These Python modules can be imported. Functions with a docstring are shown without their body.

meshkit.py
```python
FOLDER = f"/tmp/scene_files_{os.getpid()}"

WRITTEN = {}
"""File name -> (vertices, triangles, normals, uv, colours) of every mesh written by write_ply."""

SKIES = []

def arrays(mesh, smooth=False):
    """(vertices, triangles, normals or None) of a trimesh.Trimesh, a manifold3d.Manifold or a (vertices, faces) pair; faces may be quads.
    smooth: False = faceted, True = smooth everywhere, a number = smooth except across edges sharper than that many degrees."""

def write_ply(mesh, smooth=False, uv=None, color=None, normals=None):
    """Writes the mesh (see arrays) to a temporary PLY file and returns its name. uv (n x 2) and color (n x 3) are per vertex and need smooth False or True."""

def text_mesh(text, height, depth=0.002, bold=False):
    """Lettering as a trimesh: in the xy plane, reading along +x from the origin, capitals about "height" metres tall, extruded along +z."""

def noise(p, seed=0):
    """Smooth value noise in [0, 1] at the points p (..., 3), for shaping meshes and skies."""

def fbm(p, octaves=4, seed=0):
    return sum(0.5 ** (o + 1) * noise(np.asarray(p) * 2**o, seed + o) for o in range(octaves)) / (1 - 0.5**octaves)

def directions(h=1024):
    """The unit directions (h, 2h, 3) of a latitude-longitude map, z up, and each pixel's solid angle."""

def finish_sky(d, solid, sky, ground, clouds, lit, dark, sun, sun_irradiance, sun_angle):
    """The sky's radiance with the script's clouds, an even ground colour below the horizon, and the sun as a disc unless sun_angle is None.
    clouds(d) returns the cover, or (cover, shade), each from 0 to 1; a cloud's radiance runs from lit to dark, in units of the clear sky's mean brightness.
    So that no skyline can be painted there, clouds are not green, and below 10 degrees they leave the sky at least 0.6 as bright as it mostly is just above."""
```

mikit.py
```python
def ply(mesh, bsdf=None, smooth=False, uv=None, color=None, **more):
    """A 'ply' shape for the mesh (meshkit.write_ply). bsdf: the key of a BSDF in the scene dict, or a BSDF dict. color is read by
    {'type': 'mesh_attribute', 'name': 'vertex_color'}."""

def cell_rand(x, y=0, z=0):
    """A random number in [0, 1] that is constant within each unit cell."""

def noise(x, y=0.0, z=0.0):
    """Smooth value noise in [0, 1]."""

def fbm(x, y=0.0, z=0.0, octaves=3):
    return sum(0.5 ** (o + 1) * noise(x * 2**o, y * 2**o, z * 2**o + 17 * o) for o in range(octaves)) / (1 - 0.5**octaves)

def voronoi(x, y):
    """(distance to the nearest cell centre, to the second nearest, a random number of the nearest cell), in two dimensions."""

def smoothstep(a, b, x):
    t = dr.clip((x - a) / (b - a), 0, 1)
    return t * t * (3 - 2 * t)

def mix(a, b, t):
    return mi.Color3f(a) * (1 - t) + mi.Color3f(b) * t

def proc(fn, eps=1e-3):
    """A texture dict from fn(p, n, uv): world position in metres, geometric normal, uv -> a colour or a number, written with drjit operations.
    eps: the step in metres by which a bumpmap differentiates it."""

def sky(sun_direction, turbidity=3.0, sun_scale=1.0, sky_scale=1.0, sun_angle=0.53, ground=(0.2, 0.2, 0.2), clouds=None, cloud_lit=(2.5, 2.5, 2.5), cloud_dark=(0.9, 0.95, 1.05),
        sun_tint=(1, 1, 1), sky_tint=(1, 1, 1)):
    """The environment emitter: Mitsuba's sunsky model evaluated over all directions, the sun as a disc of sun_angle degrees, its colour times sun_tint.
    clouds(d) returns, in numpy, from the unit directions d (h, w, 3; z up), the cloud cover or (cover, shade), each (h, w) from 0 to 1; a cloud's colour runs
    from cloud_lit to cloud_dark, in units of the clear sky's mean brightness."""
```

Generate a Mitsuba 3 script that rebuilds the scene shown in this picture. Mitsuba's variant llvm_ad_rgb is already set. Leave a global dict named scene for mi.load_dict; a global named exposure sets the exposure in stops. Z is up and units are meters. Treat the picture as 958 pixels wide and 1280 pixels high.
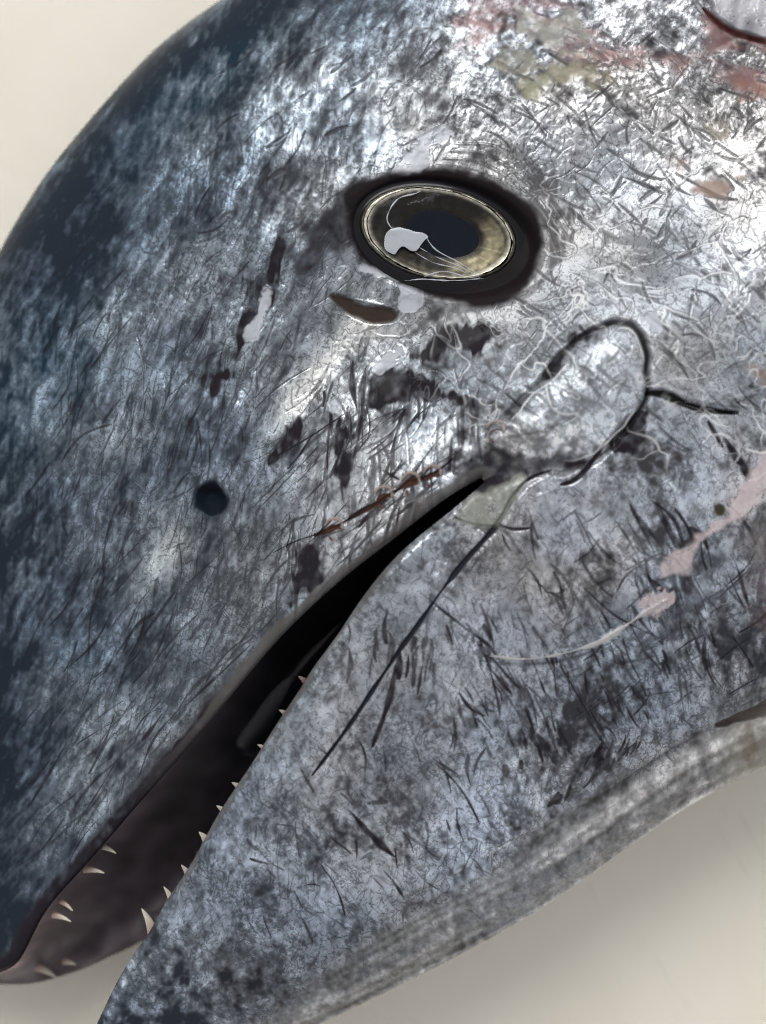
import math
import numpy as np, trimesh, mitsuba as mi, mikit, meshkit, shapely
import drjit as dr
from scipy import ndimage, sparse
from scipy.sparse.linalg import spsolve
from scipy.spatial import cKDTree
from scipy.interpolate import RBFInterpolator, RegularGridInterpolator
from mikit import noise, fbm, smoothstep, mix

scene, labels = {}, {}
T = mi.ScalarTransform4f

# ---------------------------------------------------------------- camera, sky, exposure
S = 0.24 / 958            # metres on the flank plane per photo pixel
ZREF, HC = 0.085, 0.585   # height of the flank, height of the camera above the table
scene['camera'] = {
    'type': 'thinlens', 'fov': math.degrees(2 * math.atan(0.12 / (HC - ZREF))), 'fov_axis': 'x',
    'to_world': T().look_at(origin=[0, 0, HC], target=[0, 0, 0], up=[0, 1, 0]),
    'aperture_radius': 0.0065, 'focus_distance': HC - 0.083, 'near_clip': 0.02, 'far_clip': 50.0}
SUN = np.array([-0.22, 0.68, 0.70]); SUN = SUN / np.linalg.norm(SUN)
scene['sky'] = mikit.sky(SUN.tolist(), turbidity=3, sun_scale=0.28, sun_angle=36, clouds=lambda d: 1.0,
                         cloud_lit=(1.0, 1.0, 1.02), sun_tint=(0.80, 0.97, 1.27))
exposure = 2.55

# ---------------------------------------------------------------- helpers
rng = np.random.default_rng(7)
HALF = SUN + np.array([0, 0, 1.0]); HALF /= np.linalg.norm(HALF)


def at(px, py, z):
    """the point at height z that the photograph shows at a pixel"""
    f = (HC - z) / (HC - ZREF)
    return (px - 479) * S * f, (640 - py) * S * f


def sstep(a, b, x):
    t = np.clip((x - a) / (b - a), 0, 1)
    return t * t * (3 - 2 * t)


def spline(P, n=400, closed=False):
    P = np.asarray(P, float)
    if closed:
        P = np.vstack([P, P[:1]])
    t = np.r_[0, np.cumsum(np.sqrt(np.linalg.norm(np.diff(P[:, :2], axis=0), axis=1)) + 1e-9)]
    from scipy.interpolate import CubicSpline
    q = np.linspace(0, t[-1], n)
    return CubicSpline(t, P, bc_type='periodic' if closed else 'natural')(q)


_tile = {}


def tile(seed):
    if seed not in _tile:
        a = np.random.default_rng(1000 + seed).standard_normal((1024, 1024)).astype(np.float32)
        a = ndimage.gaussian_filter(a, 4, mode='wrap')
        _tile[seed] = a / a.std()
    return _tile[seed]


def nz(x, y, lam, seed, lam2=None, ang=0.0):
    """smooth noise, unit variance; lam along the direction ang (degrees), lam2 across it (metres)"""
    c, s = math.cos(math.radians(ang)), math.sin(math.radians(ang))
    u, v = (x * c + y * s) * 8 / lam, (-x * s + y * c) * 8 / (lam2 or lam)
    return ndimage.map_coordinates(tile(seed % 12), [u + 371.7 * seed, v + 187.3 * seed], order=1, mode='grid-wrap')


def fb(x, y, lam, seed, octaves=3, lam2=None, ang=0.0, gain=0.55):
    out, a, t = 0, 1.0, 0
    for o in range(octaves):
        out = out + a * nz(x, y, lam / 2 ** o, seed + 5 * o + 1, None if lam2 is None else lam2 / 2 ** o, ang)
        t += a * a
        a *= gain
    return out / math.sqrt(t)


# ---------------------------------------------------------------- base form of the fish: outline (photo px, height of the edge)
OUT = [(30, 1375, .040), (-40, 1350, .034), (-100, 1270, .028), (-124, 1160, .026), (-130, 1020, .024), (-126, 860, .023), (-114, 700, .023), (-88, 560, .023), (-48, 430, .023),
       (0, 322, .024), (60, 222, .024), (128, 138, .024), (200, 62, .024), (285, 0, .024), (420, -85, .024), (600, -170, .025), (850, -240, .03),
       (1150, -250, .035), (1360, -130, .04), (1430, 120, .042), (1420, 420, .045), (1340, 680, .047), (1180, 830, .048),
       (958, 952, .048), (830, 1022, .049), (700, 1115, .05), (560, 1197, .05), (390, 1281, .05), (260, 1340, .05), (150, 1385, .049), (90, 1396, .046)]
OUTW = np.array([(*at(x, y, z), z) for x, y, z in OUT])
outline = spline(OUTW, 6000, closed=True)
poly_out = shapely.Polygon(outline[:, :2]); shapely.prepare(poly_out)
tree_out = cKDTree(outline[:, :2])

cp = 0.002
gx, gy = np.arange(-0.17, 0.30, cp), np.arange(-0.24, 0.28, cp)
CX, CY = np.meshgrid(gx, gy)                       # [iy, ix]
inside = shapely.contains_xy(poly_out, CX, CY)
cd, ci = tree_out.query(np.stack([CX, CY], -1))
ids = -np.ones(CX.shape, int); ids[inside] = np.arange(inside.sum())
r0, c0 = np.nonzero(inside)
rows, cols, vals = [np.arange(len(r0))], [np.arange(len(r0))], [4.0 * np.ones(len(r0))]
for dy, dx in ((0, 1), (0, -1), (1, 0), (-1, 0)):
    k = ids[r0 + dy, c0 + dx]; ok = k >= 0
    rows.append(np.nonzero(ok)[0]); cols.append(k[ok]); vals.append(-np.ones(ok.sum()))
A = sparse.csr_matrix((np.concatenate(vals), (np.concatenate(rows), np.concatenate(cols))))
U = np.zeros(CX.shape); U[inside] = spsolve(A.tocsc(), np.full(len(r0), cp * cp))
good = inside & (cd > 2.5 * cp)
Q = np.where(good, U / np.maximum(cd, 1e-6), 0)
near = ndimage.distance_transform_edt(~good, return_distances=False, return_indices=True)
Q = ndimage.gaussian_filter(Q[tuple(near)], 1.5)
ZM = ndimage.gaussian_filter(outline[ci, 2], 8)     # height of the fish's middle plane
UREF = np.percentile(U[inside], 97)
U = ndimage.gaussian_filter(np.where(inside, U, 0), .8)
_pre = {k: ndimage.spline_filter(a_, order=3) for k, a_ in (('Q', Q), ('U', U), ('M', ZM))}


def grid3(k, x, y):
    c_ = [(np.asarray(y, float) - gy[0]) / cp, (np.asarray(x, float) - gx[0]) / cp]
    return ndimage.map_coordinates(_pre[k], c_, order=3, mode='nearest', prefilter=False)


THICK = 0.060


def base(x, y, d=None):
    x, y = np.asarray(x, float), np.asarray(y, float)
    if d is None:
        d = tree_out.query(np.stack([x, y], -1))[0]
    w = sstep(.008, .020, d)
    t = np.clip((grid3('Q', x, y) * np.maximum(d, 0) * (1 - w) + grid3('U', x, y) * w) / UREF, 0, None)
    t = t / (1 + 0.25 * t)
    return grid3('M', x, y) + THICK * 1.118 * np.sqrt(t)


def on(px, py):
    """the point on the flank that the photograph shows at a pixel (x, y, z arrays)"""
    px, py = np.atleast_1d(np.asarray(px, float)), np.atleast_1d(np.asarray(py, float))
    z = np.full(px.shape, ZREF)
    for _ in range(6):
        x, y = at(px, py, z)
        ok = shapely.contains_xy(poly_out, x, y)
        z = np.where(ok, 0.5 * z + 0.5 * base(x, y), z)
    x, y = at(px, py, z)
    return x, y, z


def on2(P):
    P = np.asarray(P, float)
    x, y, _ = on(P[:, 0], P[:, 1])
    return np.stack([x, y], -1)


# ---------------------------------------------------------------- dense grid of the visible flank
PITCH = 0.00026


def axis(lo, hi, a, b, grow=1.05):
    mid = np.arange(lo, hi, PITCH)
    def tail(start, end, sgn):
        out, step, p = [], PITCH, start
        while (end - p) * sgn > 0:
            step = min(step * grow, 0.003); p += sgn * step; out.append(p)
        return np.array(out)
    return np.r_[tail(lo, a, -1)[::-1], mid, tail(mid[-1], b, 1)]


ax, ay = axis(-0.141, 0.1245, -0.17, 0.27), axis(-0.175, 0.168, -0.215, 0.26)
X, Y = np.meshgrid(ax, ay)
ny, nx = X.shape
d_o, io = tree_out.query(np.stack([X, Y], -1).reshape(-1, 2), workers=-1)
d_o = d_o.reshape(ny, nx) * np.where(shapely.contains_xy(poly_out, X, Y), 1, -1)
io = io.reshape(ny, nx)
ZB = base(X, Y, np.maximum(d_o, 0))
# photo pixel of every point, only for placing measured features by region
FP = (HC - ZREF) / (HC - ZB)
PX, PY = X * FP / S + 479, 640 - Y * FP / S

# mouth opening: near lip of the upper jaw, corner, edge of the lower jaw
UP = [(-150, 1216), (-80, 1224), (-26, 1226), (4, 1217), (22, 1203), (50, 1150), (100, 1090), (165, 1015), (235, 935), (320, 832), (370, 777), (440, 714), (500, 668), (560, 622), (603, 597)]
LO = [(606, 603), (560, 642), (500, 692), (450, 752), (420, 797), (392, 835), (375, 862), (345, 907), (320, 947), (290, 992), (265, 1032), (235, 1087),
      (205, 1132), (187, 1165), (165, 1197), (140, 1240), (118, 1286), (96, 1330), (80, 1372)]
upc, loc_ = spline(on2(UP), 1600), spline(on2(LO), 1600)
mouth = np.vstack([upc, loc_, [at(60, 1480, .045)], [at(-160, 1480, .03)]])
poly_m = shapely.Polygon(mouth).buffer(0); shapely.prepare(poly_m)
tree_m = cKDTree(np.vstack([upc, loc_]))


def windowed(curve, radius):
    """index box, distance and position along (0..1) of a dense curve for the grid points near it"""
    lo, hi = curve.min(0) - radius, curve.max(0) + radius
    i0, i1 = np.searchsorted(ay, [lo[1], hi[1]]); j0, j1 = np.searchsorted(ax, [lo[0], hi[0]])
    sl = (slice(i0, i1), slice(j0, j1))
    if i1 <= i0 or j1 <= j0:
        return None
    d, k = cKDTree(curve).query(np.stack([X[sl], Y[sl]], -1), distance_upper_bound=radius * 1.5)
    return sl, d, np.minimum(k, len(curve) - 1) / (len(curve) - 1)


slm, dm0, km = windowed(np.vstack([upc, loc_]), 0.06)
d_m = np.full(X.shape, 0.06); d_m[slm] = np.minimum(dm0, 0.06)
d_m *= np.where(shapely.contains_xy(poly_m, X, Y), -1, 1)
is_up = np.zeros(X.shape, bool); is_up[slm] = km < 0.5

H = np.zeros(X.shape)            # relief in metres on top of ZB
KILL = np.zeros(X.shape)         # where the silver layer is scraped off or absent
PAINT = np.zeros(X.shape); PCOL = np.zeros(X.shape + (3,))      # flesh, bare skin, painted reflections and the like over both
WET = np.zeros(X.shape)          # thickness of the wet film (smooths and darkens)
GLOSS = np.zeros(X.shape)


def paint(m, col, sl=None):
    a, b = (PAINT, PCOL) if sl is None else (PAINT[sl], PCOL[sl])
    b[...] = b * (1 - m[..., None]) + np.asarray(col) * m[..., None]
    a[...] = a + m - a * m


def stroke(P, w, depth=0.0, kill=1.0, col=None, taper=True, rough=0.0, n=None, flat=0.35):
    """a scratch, cut or crease along photo points P; w = full width in px, depth in mm (negative = cut in)"""
    c = on2(P) if n is None else on2(n)
    L = np.linalg.norm(np.diff(c, axis=0), axis=1).sum()
    c = spline(c, max(8, int(L / 0.00012))) if len(c) > 2 else c[0] + (c[1] - c[0]) * np.linspace(0, 1, max(8, int(L / 0.00012)))[:, None]
    R = w * S * 0.5
    g = windowed(c, R * 2.2 + 0.0006)
    if g is None:
        return
    sl, d, t = g
    wt = R * (np.clip(4 * t * (1 - t), 0, 1) ** flat if taper else 1.0) + 1e-5
    if rough:
        wt = wt * np.clip(1 + rough * nz(X[sl], Y[sl], 0.0045, 3), .35, 2)
    m = 1 - sstep(0.55, 1.25, np.where(np.isfinite(d), d, 1) / np.maximum(wt, 1e-5))
    if kill:
        KILL[sl] = np.maximum(KILL[sl], m * kill)
    if depth:
        H[sl] += depth * 1e-3 * np.where(np.isfinite(d), np.exp(-(np.where(np.isfinite(d), d, 1) / (wt * 0.8)) ** 2), 0)
    if col is not None:
        paint(m, col, sl)


def blob(P, soft=4, rough=3.0, seed=1, lam=0.004):
    """soft mask (0..1) of a closed outline in photo px, with a ragged edge"""
    c = spline(on2(P), 500, closed=True)
    pg = shapely.Polygon(c).buffer(0); R = (soft + 3 * rough) * S * 1.5
    sl, d, _ = windowed(c, R + 0.001)
    ii = shapely.contains_xy(pg, X[sl], Y[sl])
    d = np.minimum(d, R) * np.where(ii, 1, -1) + rough * S * fb(X[sl], Y[sl], lam, seed, 3)
    m = np.zeros(X.shape); m[sl] = sstep(-soft * S, soft * S, d)
    return m


def ell(cx, cy, a, b, deg):
    """elliptic radius about a photo pixel (deg clockwise as in the photograph)"""
    x0, y0, _ = on(cx, cy)
    c, s = math.cos(math.radians(-deg)), math.sin(math.radians(-deg))
    f = (HC - ZB) / (HC - ZREF) * S
    dx, dy = (X - x0[0]), (Y - y0[0])
    f0 = (HC - base(x0, y0)[0]) / (HC - ZREF) * S
    return np.hypot((dx * c + dy * s) / (a * f0), (-dx * s + dy * c) / (b * f0)), np.arctan2(-dx * s + dy * c, dx * c + dy * s)


# lips: the edges of the mouth roll over
lip = np.clip(d_m, 0, None)
rl = np.where(is_up, 0.0042, 0.0030)
H -= np.where(lip < rl, rl * 0.85 * (1 - np.sqrt(np.clip(1 - (1 - lip / rl) ** 2, 0, 1))), 0)

# ---------------------------------------------------------------- large forms
def bump(cx, cy, a, b, deg, mm):
    r, _ = ell(cx, cy, a, b, deg)
    return mm * 1e-3 * np.exp(-r ** 2)

H += bump(560, 280, 190, 120, 15, 2.2)              # bulge round the eye
H += bump(300, 520, 150, 60, -60, 1.2) - bump(390, 470, 160, 26, -58, .9)
H += bump(215, 700, 80, 30, -50, .8) - bump(250, 730, 90, 22, -50, .7)
H += bump(720, 760, 170, 80, -25, 1.6)
H -= bump(610, 640, 120, 30, -40, 1.5)
H += 0.0006 * fb(X, Y, 0.035, 2, 2)

# the socket and the lids
re1, te = ell(556, 297, 118, 74, 14)
re2, _ = ell(548, 292, 97, 57, 12)
socket = 1 - sstep(0.90, 1.03, re1)
H += 0.0012 * np.exp(-((re1 - 1.10) / 0.10) ** 2) * (0.7 + 0.3 * np.cos(te - 0.6))
H -= 0.0034 * socket
lid = blob([(470, 222), (430, 235), (436, 285), (452, 325), (500, 352), (545, 372), (610, 384), (655, 360), (676, 318), (672, 275), (640, 240), (590, 218), (530, 212)], 7, 1.5, 3)
KILL = np.maximum(KILL, lid)
# dark corner of skin in front of the eye
KILL = np.maximum(KILL, 0.9 * blob([(445, 232), (400, 262), (368, 318), (380, 345), (420, 318), (450, 300), (460, 262)], 16, 6, 4))

# the jaw plate behind the mouth
PLATE = [(612, 548), (650, 505), (685, 466), (716, 432), (750, 411), (783, 407), (803, 428), (808, 470), (800, 508), (776, 545), (744, 577), (700, 582), (655, 578)]
cpl = spline(on2(PLATE), 900, closed=True)
pg_pl = shapely.Polygon(cpl).buffer(0)
slp, dpl, kpl = windowed(cpl, 0.012)
inpl = shapely.contains_xy(pg_pl, X[slp], Y[slp])
sd = np.full(X.shape, -0.012); sd[slp] = np.minimum(dpl, 0.012) * np.where(inpl, 1, -1) + .00035 * fb(X[slp], Y[slp], .005, 4, 2)
gw = np.zeros(X.shape); gw[slp] = np.clip(1.5 - np.abs(kpl - 0.42) * 3.2, 0.12, 1.0)     # the groove is deep round the far end
H += 0.0011 * sstep(0, 0.0022, sd) * gw + 0.0010 * sstep(0, 0.008, sd)
H -= 0.0019 * gw * np.exp(-((sd + 0.0004) / 0.00085) ** 2)
KILL = np.maximum(KILL, gw * np.exp(-((sd + 0.0003) / 0.0010) ** 2)); paint(.9 * np.clip(gw * 1.3, 0, 1) * np.exp(-((sd + 0.0004) / 0.00065) ** 2) * sstep(-1.1, .3, nz(X, Y, .010, 54)), (.016, .016, .019))
plate = sd > 0.0003
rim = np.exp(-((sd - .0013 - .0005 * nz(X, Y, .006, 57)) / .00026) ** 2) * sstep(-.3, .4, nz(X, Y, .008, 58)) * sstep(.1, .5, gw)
paint(.85 * rim, (.78, .79, .81)); H += .00018 * rim  # pale line painted as the glint of wet film inside the groove

# creases: behind the plate, the fold of the jaw, the little tab of skin at the corner
stroke([(806, 492), (828, 493), (852, 503), (880, 512), (925, 516)], 11, -1.8, 1.0, (.018, .018, .02), rough=.15)
stroke([(808, 484), (835, 487), (870, 499), (935, 508)], 7, .5, 0.0)
stroke([(760, 548), (740, 577), (718, 600), (700, 606)], 7, -1.0, 1.0)
stroke([(690, 588), (660, 600), (640, 624), (622, 655), (590, 692), (560, 728), (520, 784), (480, 842), (440, 902), (390, 970)], 5.5, -1.1, 1.0, (.020, .023, .032), rough=.3, flat=.4)
stroke([(694, 594), (668, 606), (648, 628), (630, 660), (600, 694), (568, 732), (528, 788), (488, 846), (446, 906), (400, 964)], 4, .3, 0.0, flat=.4)
stroke([(622, 655), (640, 661), (664, 660)], 5, -.5, 1.0)
tab = blob([(570, 646), (590, 622), (630, 606), (655, 600), (640, 630), (622, 656), (595, 655)], 4, 2, 5)
paint(0.65 * tab, (.30, .31, .27))
H += 0.0005 * tab
stroke([(568, 646), (590, 655), (622, 658)], 4, -.5, 1.0)
corner = blob([(585, 590), (612, 560), (660, 568), (730, 572), (735, 582), (690, 592), (655, 600), (620, 612), (596, 612)], 6, 3, 6)
KILL = np.maximum(KILL, .85 * corner); H -= 0.0010 * corner
# rolled lip band
band = np.where(is_up, 1 - sstep(0.0028, 0.0042, d_m - 0.0005 * nz(X, Y, .006, 4)), 1 - sstep(0.0008, 0.0018, d_m - 0.0005 * nz(X, Y, .004, 5)))
band *= np.where(is_up, sstep(150, 320, PX), sstep(170, 240, PX) * (1 - sstep(480, 560, PX)))
paint(band * np.where(is_up, .9, .75), (.095, .088, .085))
snoutlip = np.where(is_up, 1 - sstep(0.003, 0.007, d_m), 0) * (1 - sstep(250, 380, PX))
KILL = np.maximum(KILL, snoutlip)

# nostrils
rn, _ = ell(265, 622, 21, 19, 20)
rn = rn + .08 * fb(X, Y, .004, 53, 2)
H -= 0.0034 * (1 - sstep(0.1, 1.25, rn)); KILL = np.maximum(KILL, 1 - sstep(0.8, 1.35, rn + .1 * nz(X, Y, .004, 3)))
paint(1 - sstep(0.7, 1.3, rn), (.004, .008, .013))
paint(.8 * blob([(243, 628), (262, 651), (280, 640), (288, 622)], 6, 2, 2), (.004, .011, .018))
slit = blob([(414, 370), (432, 372), (462, 382), (492, 388), (498, 396), (480, 403), (455, 400), (430, 386)], 2.5, 1, 7)
H -= 0.0012 * slit; paint(slit, (.045, .031, .027))
stroke([(414, 369), (450, 376), (495, 387)], 4, .2, .6)

# folds of the throat membrane along the lower edge
alongL = (X * 0.86 + Y * 0.5)
low = sstep(560, 900, PY + 0.35 * (PX - 300) - 150) * (PY > 700)
mem = low * (1 - sstep(0.020, 0.032, d_o + .003 * nz(X, Y, .03, 6)))
fold = ndimage.map_coordinates(tile(8), [alongL * 8 / .10, d_o * 8 / .0042 + 3 * nz(X, Y, .05, 9)], order=1, mode='grid-wrap')
fold2 = ndimage.map_coordinates(tile(9), [alongL * 8 / .04, d_o * 8 / .0016 + 3 * nz(X, Y, .03, 10)], order=1, mode='grid-wrap')
H += mem * (0.00075 * fold + 0.00022 * fold2)
CR = [(985, 872), (940, 888), (900, 906), (860, 925), (800, 962), (740, 1000), (660, 1043), (580, 1085), (480, 1140), (400, 1185), (300, 1240)]
c = spline(on2(CR), 1500); slc, dc, kc = windowed(c, 0.03)
below = np.zeros(X.shape); sgn = np.cross(np.gradient(c, axis=0)[(kc * 1499).astype(int)], np.stack([X[slc], Y[slc]], -1) - c[(kc * 1499).astype(int)])
below[slc] = np.where(np.isfinite(dc), np.sign(sgn) * np.minimum(dc, .03), 0)
fade = np.zeros(X.shape); fade[slc] = 1 - sstep(.35, .95, kc)
H -= fade * (0.0026 * sstep(0, 0.0012, below) * (1 - sstep(0.006, 0.02, below)) + 0.0010 * np.exp(-(below / 0.0008) ** 2))
wedge = blob([(990, 862), (955, 878), (925, 894), (898, 908), (925, 905), (960, 898), (990, 890)], 2, 1, 3)
H -= 0.0022 * wedge; paint(.9 * wedge, (.085, .06, .058))

# membrane at the upper right corner, raised and glassy, and the torn pink skin below it
gill = blob([(884, -20), (893, 18), (912, 34), (940, 44), (985, 50), (1010, 20), (1000, -40), (930, -60)], 3, 1.5, 8)
H += 0.0020 * gill
stroke([(880, 8), (894, 24), (914, 38), (945, 48), (980, 56)], 8, -1.2, 1, (.10, .03, .03))

# ---------------------------------------------------------------- silver and pigment
CTRL = np.array([
    (150, 150, .05, 0), (60, 270, .03, 0), (30, 350, .03, 0), (0, 600, .05, 0), (10, 800, .10, 0), (15, 1000, .10, 0), (20, 1130, .02, 0), (300, 30, .10, 0), (450, 20, .22, .2),
    (120, 320, .20, 0), (200, 200, .16, 0), (200, 280, .35, .1), (300, 150, .45, .15), (350, 300, .72, .3), (200, 400, .62, .2), (110, 500, .50, .1), (420, 130, .66, .4), (90, 700, .42, .1), (140, 850, .38, .1),
    (300, 500, .72, .3), (240, 650, .55, .2), (200, 730, .62, .3), (120, 1000, .72, .2), (60, 1060, .4, .1), (200, 930, .70, .3), (300, 800, .66, .35), (400, 600, .66, .5), (500, 480, .6, .6), (450, 420, .8, .6), (470, 560, .66, .6),
    (600, 450, .85, .8), (700, 200, .95, 1), (800, 100, .85, 1), (650, 120, .85, .9), (550, 80, .75, .7), (800, 250, .95, 1), (920, 200, .8, .9), (900, 350, .85, .9), (900, 450, .85, .9), (700, 400, .95, 1), (740, 500, .85, 1),
    (600, 560, .75, .8), (700, 650, .9, .9), (850, 600, .8, .8), (640, 750, .9, .9), (500, 800, .9, .8), (420, 900, .80, .6), (600, 900, .78, .65), (750, 850, .78, .65), (800, 700, .66, .7), (930, 780, .45, .5), (850, 850, .50, .5),
    (730, 960, .50, .5), (600, 1050, .58, .5), (450, 1050, .66, .5), (350, 1090, .72, .5), (240, 1180, .58, .35), (330, 1230, .42, .35), (500, 1150, .55, .5), (680, 1080, .72, .6), (850, 970, .85, .8), (450, 1210, .60, .5)], float)
cxy = on2(CTRL[:, :2])
lat = np.stack(np.meshgrid(np.linspace(-.18, .28, 70), np.linspace(-.22, .27, 74)), -1)
rb = RBFInterpolator(cxy * 10, CTRL[:, 2:], kernel='linear', smoothing=0.02)(lat.reshape(-1, 2) * 10).reshape(74, 70, 2)
fr = RegularGridInterpolator((np.linspace(-.22, .27, 74), np.linspace(-.18, .28, 70)), rb, bounds_error=False, fill_value=None)
COV, WHT = np.moveaxis(fr(np.stack([Y, X], -1)), -1, 0)
jawz = sstep(30, 110, (PY - 700) + 1.15 * (PX - 480)) * sstep(-40, 60, PY - 560)
COV, WHT = np.clip(COV + .10 * jawz, 0.02, .97), np.clip(WHT, 0, 1)

# direction of the streaks, different on snout, jaw, cheek; a warp keeps them from being ruled lines
wx, wy = X + .0030 * nz(X, Y, .05, 5) + .0004 * nz(X, Y, .006, 6), Y + .0030 * nz(X, Y, .05, 7) + .0004 * nz(X, Y, .006, 8)
snout = sstep(620, 420, PX + 0.3 * (PY - 640)) if False else 1 - sstep(400, 600, PX + 0.25 * (PY - 500))
jaw = sstep(30, 110, (PY - 700) + 1.15 * (PX - 480)) * sstep(-40, 60, PY - 560)
cheek = np.clip(1 - snout - jaw, 0, 1)
fib_s = .6 * fb(wx, wy, .020, 11, 2, .0016, 66) + .5 * fb(wx, wy, .012, 12, 2, .0012, 50) + .45 * fb(wx, wy, .009, 47, 2, .0010, 86)
fib_j = .6 * fb(wx, wy, .014, 13, 2, .0014, -64) + .25 * fb(wx, wy, .014, 14, 2, .0020, 42) + .5 * fb(wx, wy, .010, 48, 2, .0010, 84)
fib_c = .5 * fb(wx, wy, .010, 15, 2, .0014, -42) + .4 * fb(wx, wy, .010, 49, 2, .0014, 30)
spk = .7 * fb(X, Y, .0024, 16, 3) + .4 * fb(X, Y, .0009, 30, 1)
mott = fb(X + .002 * nz(X, Y, .008, 50), Y + .002 * nz(X, Y, .008, 51), .011, 52, 4)
pat_s = .62 * fib_s + .42 * spk + .72 * mott
pat_j = .45 * fib_j + .55 * spk + .70 * mott
pat_c = .55 * fib_c + .65 * spk + .60 * mott
big = fb(X, Y, .030, 17, 3, .016, 50)
PAT = (snout * pat_s + jaw * pat_j + cheek * pat_c) / np.sqrt(snout ** 2 + jaw ** 2 + cheek ** 2) + (.50 - .30 * jawz) * big
COV = COV * (1 - .20 * snout) + .05 * snout
SIL = np.clip(COV - .04 + (.04 + (.20 + .12 * (1 - snout)) * np.sqrt(COV) * (1.15 - .45 * COV)) * PAT, 0, 1)
SIL = sstep(.04, .92, SIL) * (1 - snout) + snout * (.45 * sstep(.06, .95, SIL) + .55 * SIL)

# ---------------------------------------------------------------- scratches and marks
def scatter(n, box, ang, spread, length, width, depth, kill=1.0, seed=0, mask=None):
    r = np.random.default_rng(seed)
    for _ in range(n):
        for _try in range(20):
            x, y = r.uniform(box[0], box[2]), r.uniform(box[1], box[3])
            if mask is None or mask(x, y):
                break
        a = math.radians(ang + r.normal() * spread); L = r.uniform(*length); w = r.uniform(*width)
        dx, dy = math.cos(a) * L / 2, math.sin(a) * L / 2; k = r.normal() * L * .06
        stroke([(x - dx, y - dy), (x - dy / L * k * 2, y + dx / L * k * 2), (x + dx, y + dy)], w, depth * r.uniform(.6, 1.6), kill * r.uniform(.65, 1), rough=.4)

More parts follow.
